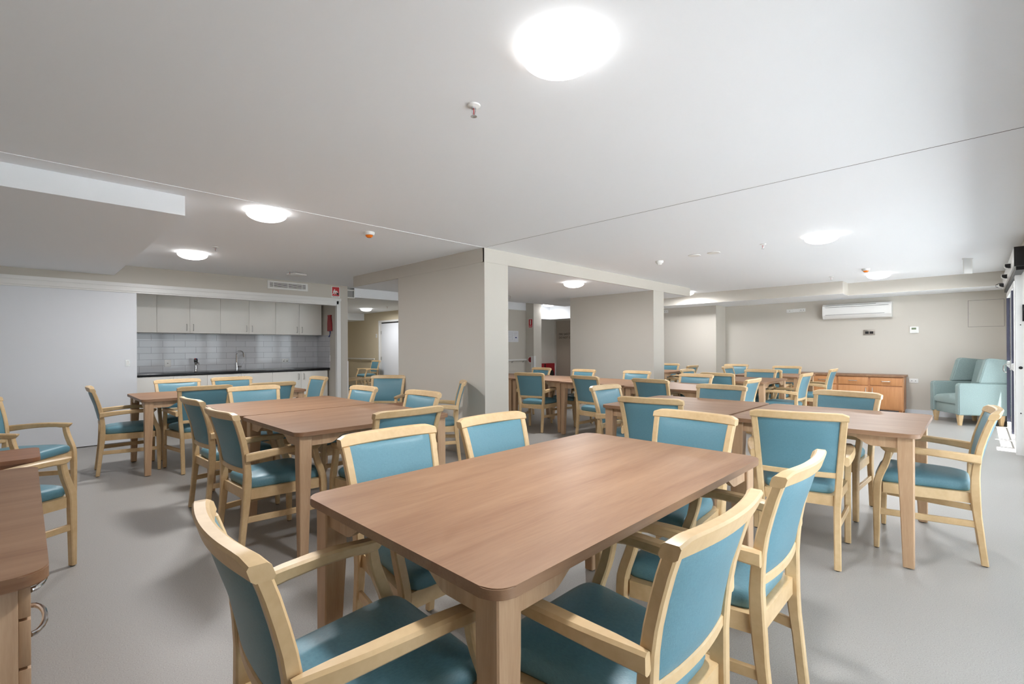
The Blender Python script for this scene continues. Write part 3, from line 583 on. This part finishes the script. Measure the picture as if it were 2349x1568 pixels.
# ------------------------------------------------------------------ dining armchair (faces +y)
def yu(u): return .24 - u
def post_u(z):      # centre line of the rear post
    P_ = [(0, .473), (.1, .462), (.2, .452), (.3, .440), (.4, .434), (.5, .433), (.6, .440), (.7, .458), (.8, .487), (.89, .518)]
    for (a, b), (c, d_) in zip(P_, P_[1:]):
        if z <= c: return b + (d_ - b) * (z - a) / (c - a)
    return P_[-1][1]
def post_x(z): return .19 + (0 if z < .35 else (z - .35) * .066)
def make_chair(label):
    t = thing('dining_armchair', label, 'armchair', (0, 0, 0), 0, 'teal vinyl dining armchairs')
    for s in (-1, 1):
        # rear leg runs up as the back post
        bm = B(); st = []
        for z in (.006, .1, .2, .28, .35, .42, .5, .56, .62, .68, .74, .8, .842):
            hw = .0175; hd = .0165 + .0055 * math.exp(-((z - .42) / .16) ** 2); xc = s * post_x(z)
            st.append((z, xc - hw, xc + hw, yu(post_u(z)) - hd, yu(post_u(z)) + hd))
        loft_z(bm, st, .005); lg = obj('leg', bm, M['cw'], t)
        bm = B(); lathe(bm, [(.012, 0), (.013, .007)], s * post_x(0), yu(post_u(0)), 12); obj('foot_glide', bm, M['glide'], lg)
        # front leg
        bm = B(); st = []
        for z, u0, u1 in ((.006, -.028, -.001), (.15, -.03, .003), (.3, -.032, .007), (.38, -.031, .010), (.42, -.028, .013), (.45, -.020, .021), (.48, -.009, .032), (.51, .003, .043), (.54, .014, .052), (.57, .023, .059), (.6, .029, .064), (.616, .031, .065)):
            xc = s * (.26 if z < .42 else .26 + (z - .42) * .02); st.append((z, xc - .0175, xc + .0175, yu(u1), yu(u0)))
        loft_z(bm, st, .005); lg = obj('leg', bm, M['cw'], t)
        bm = B(); lathe(bm, [(.012, 0), (.013, .007)], s * .26, yu(-.014), 12); obj('foot_glide', bm, M['glide'], lg)
        # arm
        bm = B(); rings = []
        for u, xa, xb, z0, z1 in ((.455, .2235, .247, .586, .636), (.43, .2245, .254, .590, .639), (.38, .228, .266, .597, .643), (.31, .235, .279, .606, .647), (.23, .240, .288, .612, .650), (.16, .242, .291, .614, .650), (.11, .243, .290, .613, .648), (.08, .243, .289, .608, .646), (.05, .243, .288, .606, .645), (.028, .244, .286, .610, .644), (.012, .247, .283, .624, .643), (.006, .25, .28, .633, .641)):
            pts = crect(xa, xb, z0, z1, min(.007, (z1 - z0) * .35)); pts = [(s * px, pz) for px, pz in pts]
            if s < 0: pts.reverse()
            rings.append([(px, yu(u), pz) for px, pz in pts])
        loft(bm, rings); obj('armrest', bm, M['cw'], t)
        # side stretcher
        bm = B(); rings = []
        for u, xc in ((.0, .26), (.44, .19)): rings.append([(s * xc + px, yu(u), pz) for px, pz in crect(-.009, .009, .212, .249, .003)])
        loft(bm, rings); obj('stretcher', bm, M['cw'], t)
    # seat frame
    bm = B(); pts = [(-.243, .25), (.243, .25), (.243, .225), (.26, .222), (.192, -.175), (.172, -.2), (-.172, -.2), (-.192, -.175), (-.26, .222), (-.243, .225)]
    prism(bm, pts, 'Z', .349, .409); obj('seat_frame', bm, M['cw'], t)
    # seat cushion
    bm = B(); n_, m_ = 16, 16; top = []
    def outline(v):            # half width at depth parameter v (0 rear .. 1 front)
        return .172 + .068 * v
    def sq(a_, e_): return math.copysign(abs(a_) ** e_, a_)
    rings = []
    for r_, z, e_ in ((.965, .4095, .2), (.985, .416, .2), (1, .430, .2), (1, .444, .2), (.985, .457, .22), (.955, .4665, .24), (.9, .4735, .28), (.8, .4805, .34), (.65, .4865, .42), (.45, .491, .55), (.22, .493, .8), (.03, .4935, 1)):
        ring = []
        for j in range(56):
            q = 2 * math.pi * j / 56; cx, cy = sq(math.cos(q), e_), sq(math.sin(q), e_); v = (cy * r_ + 1) / 2
            ring.append((cx * r_ * outline(v), -.18 + .447 * v, z))
        rings.append(ring)
    loft(bm, rings); obj('seat', bm, M['vinyl'], t, angle=1.4)
    # curved back: rails and pad between the posts
    def sagf(z): return .012 + .018 * max(0, min(1, (z - .45) / .4))
    def bx(s_, z, off): return (s_ * (post_x(z) - .016), yu(post_u(z)) - sagf(z) * (1 - s_ * s_) + off)
    bm = B(); rings = []
    for i in range(13):
        s_ = -1 + 2 * i / 12; x, yc = bx(s_, .525, 0); rings.append([(x, yc + py, pz) for py, pz in crect(-.013, .013, .508, .54, .004)])
    loft(bm, rings); obj('lower_rail', bm, M['cw'], t)
    bm = B(); rings = []
    for i in range(17):
        s_ = -1 + 2 * i / 16; z = .86; x = s_ * (post_x(z) + .021); yc = yu(post_u(z)) - sagf(z) * (1 - s_ * s_); e = abs(s_) ** 14 * .014
        e2 = .0035 * abs(s_) ** 6
        rings.append([(x, yc + py - (pz - .86) * .32, pz) for py, pz in crect(-.0175 - e2, .0175 + e2, .841, .889 - e, .006)])
    loft(bm, rings); obj('top_rail', bm, M['cw'], t)
    bm = B(); rows = []
    nz = 12; nx = 14; front, rear = [], []
    for j in range(nz + 1):
        z = .538 + (.842 - .538) * j / nz; tz = 2 * j / nz - 1
        fr, rr = [], []
        for i in range(nx + 1):
            s_ = -1 + 2 * i / nx; x, yc = bx(s_, z, 0); bulge = .009 * (1 - tz ** 6) * (1 - s_ ** 6) + .0075
            if abs(s_) == 1 or j in (0, nz): bulge = .006
            fr.append((x, yc + bulge + .002, z)); rr.append((x, yc - bulge, z))
        front.append(fr); rear.append(rr)
    rings = [f + list(reversed(r_)) for f, r_ in zip(front, rear)]
    vr = [[bm.verts.new(p) for p in r_] for r_ in rings]; n2 = len(vr[0])
    for a_, b_ in zip(vr, vr[1:]):
        for i in range(n2): bm.faces.new((a_[i], a_[(i + 1) % n2], b_[(i + 1) % n2], b_[i]))
    for r_ in (vr[0], vr[-1]):
        for i in range(nx): bm.faces.new((r_[i], r_[i + 1], r_[n2 - 2 - i], r_[n2 - 1 - i]))
    obj('backrest', bm, M['vinyl'], t, angle=1.0)
    return t
CH = [
 # x, y, theta (deg; 0 faces +y, 90 faces -x), label, group
 (-1.15, .575, -3, 'largest foreground armchair at the left short end of the nearest table, seen from behind', 'chairs at the nearest table'),
 (-1.66, 1.17, -90, 'armchair on the far long side of the nearest table, left of the two', 'chairs at the nearest table'),
 (-1.66, 1.82, -90, 'armchair on the far long side of the nearest table, right of the two', 'chairs at the nearest table'),
 (-.70, 1.125, 90, 'large foreground armchair on near long side of nearest table, seen from behind, left of two', 'chairs at the nearest table'),
 (-.69, 1.80, 90, 'armchair on near long side of nearest table, seen from behind, right of two', 'chairs at the nearest table'),
 (-1.18, 2.385, 175, 'armchair at the right short end of the nearest table, facing the camera', 'chairs at the nearest table'),
 (-.80, 3.37, 12, 'armchair with its whole back turned to the camera at the right pair of tables', 'chairs at the right pair of tables'),
 (-1.78, 3.50, 9, 'armchair with back turned, at left near side of the right pair of tables, partly hidden', 'chairs at the right pair of tables'),
 (-.83, 4.46, 168, 'armchair facing the camera across the right pair of tables, its right one', 'chairs at the right pair of tables'),
 (-1.81, 4.48, 176, 'armchair facing the camera across the right pair of tables, its left one', 'chairs at the right pair of tables'),
 (-2.35, 3.99, -91, 'bright armchair at the left end of the right pair of tables, facing right', 'chairs at the right pair of tables'),
 (-.215, 4.0, 92.6, 'armchair seen in full side view at the right end of the right pair of tables', 'chairs at the right pair of tables'),
 (-3.35, 1.115, 3, 'armchair in side view at left pair of tables, nearer one of two', 'chairs at the left pair of tables'),
 (-4.32, 1.165, 3, 'armchair in side view at left pair of tables, farther one of two', 'chairs at the left pair of tables'),
 (-2.80, 1.68, 89, 'armchair at right end of the left pair of tables, back to camera', 'chairs at the left pair of tables'),
 (-3.46, 2.155, 180, 'armchair on far side of the left pair of tables, nearer the column', 'chairs at the left pair of tables'),
 (-4.34, 2.07, 180, 'armchair on far side of the left pair of tables, before the hallway opening', 'chairs at the left pair of tables'),
 (-4.96, 1.62, -90, 'armchair at left end of the left pair of tables, facing right', 'chairs at the left pair of tables'),
 (-5.95, 1.30, 90, 'armchair with back turned at the near side of the kitchen table, left one', 'chairs at the kitchen table'),
 (-5.93, 1.95, 90, 'armchair with back turned at the near side of the kitchen table, right one', 'chairs at the kitchen table'),
 (-6.90, 1.34, -90, 'armchair on the far side of the kitchen table, left one before the cupboards', 'chairs at the kitchen table'),
 (-6.87, 1.94, -90, 'armchair on the far side of the kitchen table, right one below the mixer tap', 'chairs at the kitchen table'),
 (-6.33, 2.49, 180, 'armchair at the right end of the kitchen table beside the white door frame', 'chairs at the kitchen table'),
 (-6.43, .745, -3, 'armchair in side view at left end of the kitchen table before grey panel', 'chairs at the kitchen table'),
 (-5.66, 3.31, -141, 'armchair against the column wall facing the camera, left of the small brown side table', 'chairs by the column wall'),
 (-4.34, 3.25, 143, 'armchair against the column wall in side view, right of the small brown side table', 'chairs by the column wall'),
 (-3.825, -.17, 40, 'armchair at left edge of the photo, nearer of two beside side table', 'chairs at the left edge'),
 (-5.42, -.07, -36, 'armchair at left edge of the photo, farther of two beside side table', 'chairs at the left edge'),
 (-13.35, 7.35, 180, 'lone armchair in the hallway under the white handrail', 'hallway chairs'),
 (-9.28, 4.80, -13, 'armchair in the hallway mostly hidden behind the kitchen wall end', 'hallway chairs'),
 (-4.84, 5.50, 15, 'armchair with back turned on the near side of the long middle row, its left one', 'chairs at the long middle row'),
 (-3.66, 5.41, -8, 'armchair with back turned on the near side of the long middle row, middle one', 'chairs at the long middle row'),
 (-2.72, 5.39, -6, 'armchair with back turned on the near side of the long middle row, its right one', 'chairs at the long middle row'),
 (-5.82, 6.44, 174, 'armchair on far side of the long middle row, before the red cabinet', 'chairs at the long middle row'),
 (-4.79, 6.35, 175, 'armchair on far side of the long middle row, before the left edge of bay wall', 'chairs at the long middle row'),
 (-3.83, 6.42, 176, 'armchair on the far side of the long middle row, before the second column', 'chairs at the long middle row'),
 (-2.79, 6.17, 175, 'armchair on the far side of the long middle row, its rightmost, facing the camera', 'chairs at the long middle row'),
 (-2.13, 5.89, 90, 'brightly lit armchair at the right end of the long middle row, back to the windows', 'chairs at the long middle row'),
 (-2.64, 7.17, -4, 'dark shaded armchair with back turned at the near side of the far middle table', 'chairs at the far middle table'),
 (-2.52, 8.04, 178, 'armchair facing the camera on the far side of the far middle table', 'chairs at the far middle table'),
 (-1.97, 7.60, 88, 'armchair in side view at the right end of the far middle table', 'chairs at the far middle table'),
 (-3.22, 7.78, -90, 'pale armchair at the left end of far middle table beside the second column', 'chairs at the far middle table'),
 (-2.49, 8.72, 2, 'armchair with back turned at the near side of the farthest table', 'chairs at the farthest table'),
 (-1.96, 9.25, 90, 'armchair in side view at the right end of the farthest table before the sideboard', 'chairs at the farthest table'),
 (-2.57, 9.76, 180, 'armchair facing the camera on the far side of the farthest table', 'chairs at the farthest table'),
 (-3.11, 9.28, -90, 'pale armchair at the left end of the farthest table', 'chairs at the farthest table'),
 (-3.66, 10.27, 180, 'armchair standing against the far wall beside the wall corner', 'chairs at the farthest table'),
 (-4.98, 9.88, 178, 'armchair facing the camera behind the table beyond the second column', 'chairs beyond the second column'),
 (-4.36, 9.36, 90, 'armchair at the right end of the table beyond the second column', 'chairs beyond the second column'),
]
c0 = None
for x, y_, th, lb, g in CH:
    if c0 is None:
        c0 = make_chair(lb); c0.location = (x, y_, 0); c0.rotation_euler = (0, 0, R(th)); c0['group'] = g
    else: dup(c0, (x, y_, 0), R(th), lb, g)

# ------------------------------------------------------------------ tables (grain along local y)
def make_table(label, cx, cy, wx, ly, rot=0, H_=.765, mt='tw', ml='tl', name='dining_table', group='beech dining tables', leg=.03, arch=True):
    t = thing(name, label, 'table', (cx, cy, 0), R(rot), group); hx, hy = wx / 2, ly / 2
    bm = B(); prism(bm, rrect(-hx, hx, -hy, hy, .055, 8), 'Z', H_ - .026, H_)
    bmesh.ops.bevel(bm, geom=[e for e in bm.edges if abs(e.verts[0].co.z - e.verts[1].co.z) < 1e-5], offset=.0025, segments=2, affect='EDGES')
    obj('table_top', bm, M[mt], t)
    zt = H_ - .0262; ins = .028
    for sx in (-1, 1):
        for sy in (-1, 1):
            bm = B(); ox, oy = sx * (hx - ins), sy * (hy - ins)          # outer corner stays plumb, inner faces taper
            st = []
            for z, wd in ((.006, leg * 1.7), (zt * .47, leg * 2.1), (zt * .8, leg * 2.45), (zt, leg * 2.5)):
                x0, x1 = sorted((ox, ox - sx * wd)); y0, y1 = sorted((oy, oy - sy * wd)); st.append((z, x0, x1, y0, y1))
            loft_z(bm, st, .004); lg = obj('leg', bm, M[ml], t)
            bm = B(); lathe(bm, [(.018, 0), (.02, .007)], ox - sx * leg * .85, oy - sy * leg * .85, 12); obj('foot_glide', bm, M['glide'], lg)
    def apron(L, dep=.066, shallow=.022):
        a = L / 2; run = .13
        if not arch: return [(-a, zt), (-a, zt - dep), (a, zt - dep), (a, zt)]
        bt = [(-a, zt - dep), (-a + run, zt - dep)]
        for k in range(1, 9):
            q = k / 8; bt.append((-a + run + .1 * q, zt - dep + (dep - shallow) * (.5 - .5 * math.cos(math.pi * q))))
        full = bt + [(-p, z) for p, z in reversed(bt)]
        return [(-a, zt)] + full + [(a, zt)]
    for s in (-1, 1):
        bm = B(); c = s * (hx - ins - .022); prism(bm, [(u, v) for u, v in apron(ly - 2 * ins - 4 * leg)], 'X', c - .01, c + .01); obj('apron', bm, M[ml], t, smooth=False)
        bm = B(); c = s * (hy - ins - .022); prism(bm, [(u, v) for u, v in apron(wx - 2 * ins - 4 * leg)], 'Y', c - .01, c + .01); obj('apron', bm, M[ml], t, smooth=False)
    return t
make_table('nearest long beech dining table filling the middle foreground', -1.16, 1.48, .94, 1.64, group='dining tables')
make_table('near table of the left pair of beech dining tables', -3.36, 1.68, 1.02, 1.14)
make_table('far table of the left pair of beech dining tables', -4.405, 1.665, 1.03, 1.13)
make_table('long beech dining table nearest the kitchen', -6.36, 1.61, .98, 1.62)
make_table('right table of the right pair, its corner nearest the side-on armchair', -.75, 3.995, 1.09, 1.04, 90)
make_table('left table of the right pair of beech dining tables', -1.815, 4.02, 1.08, 1.04, 90)
for lb, x0, x1, y0 in (('leftmost table of the long middle row, half hidden by the column', -6.46, -5.42, 5.52), ('second table from the left in the long middle row', -5.4, -4.37, 5.48),
                       ('third table from the left in the long middle row, below the second column', -4.35, -3.25, 5.40), ('rightmost table of the long middle row', -3.23, -2.17, 5.30)):
    make_table(lb, (x0 + x1) / 2, y0 + .53, 1.06, x1 - x0, 90, group='tables of the long middle row')
make_table('beech table behind the long middle row, with rounded corner toward the windows', -2.62, 7.66, 1.1, 1.07, 90)
make_table('farthest beech table, in front of the long sideboard', -2.57, 9.2, 1.05, 1.07, 90)
make_table('beech table beyond the second column', -4.88, 9.25, 1.05, 1.07, 90)
make_table('small brown square side table between two armchairs at the column wall', -5.02, 3.33, .48, .48, 0, .57, 'tab', 'tab', 'side_table', 'small side tables', .02, False)
make_table('small brown square side table between two armchairs at the left edge', -4.56, -.17, .48, .48, 0, .57, 'tab', 'tab', 'side_table', 'small side tables', .02, False)
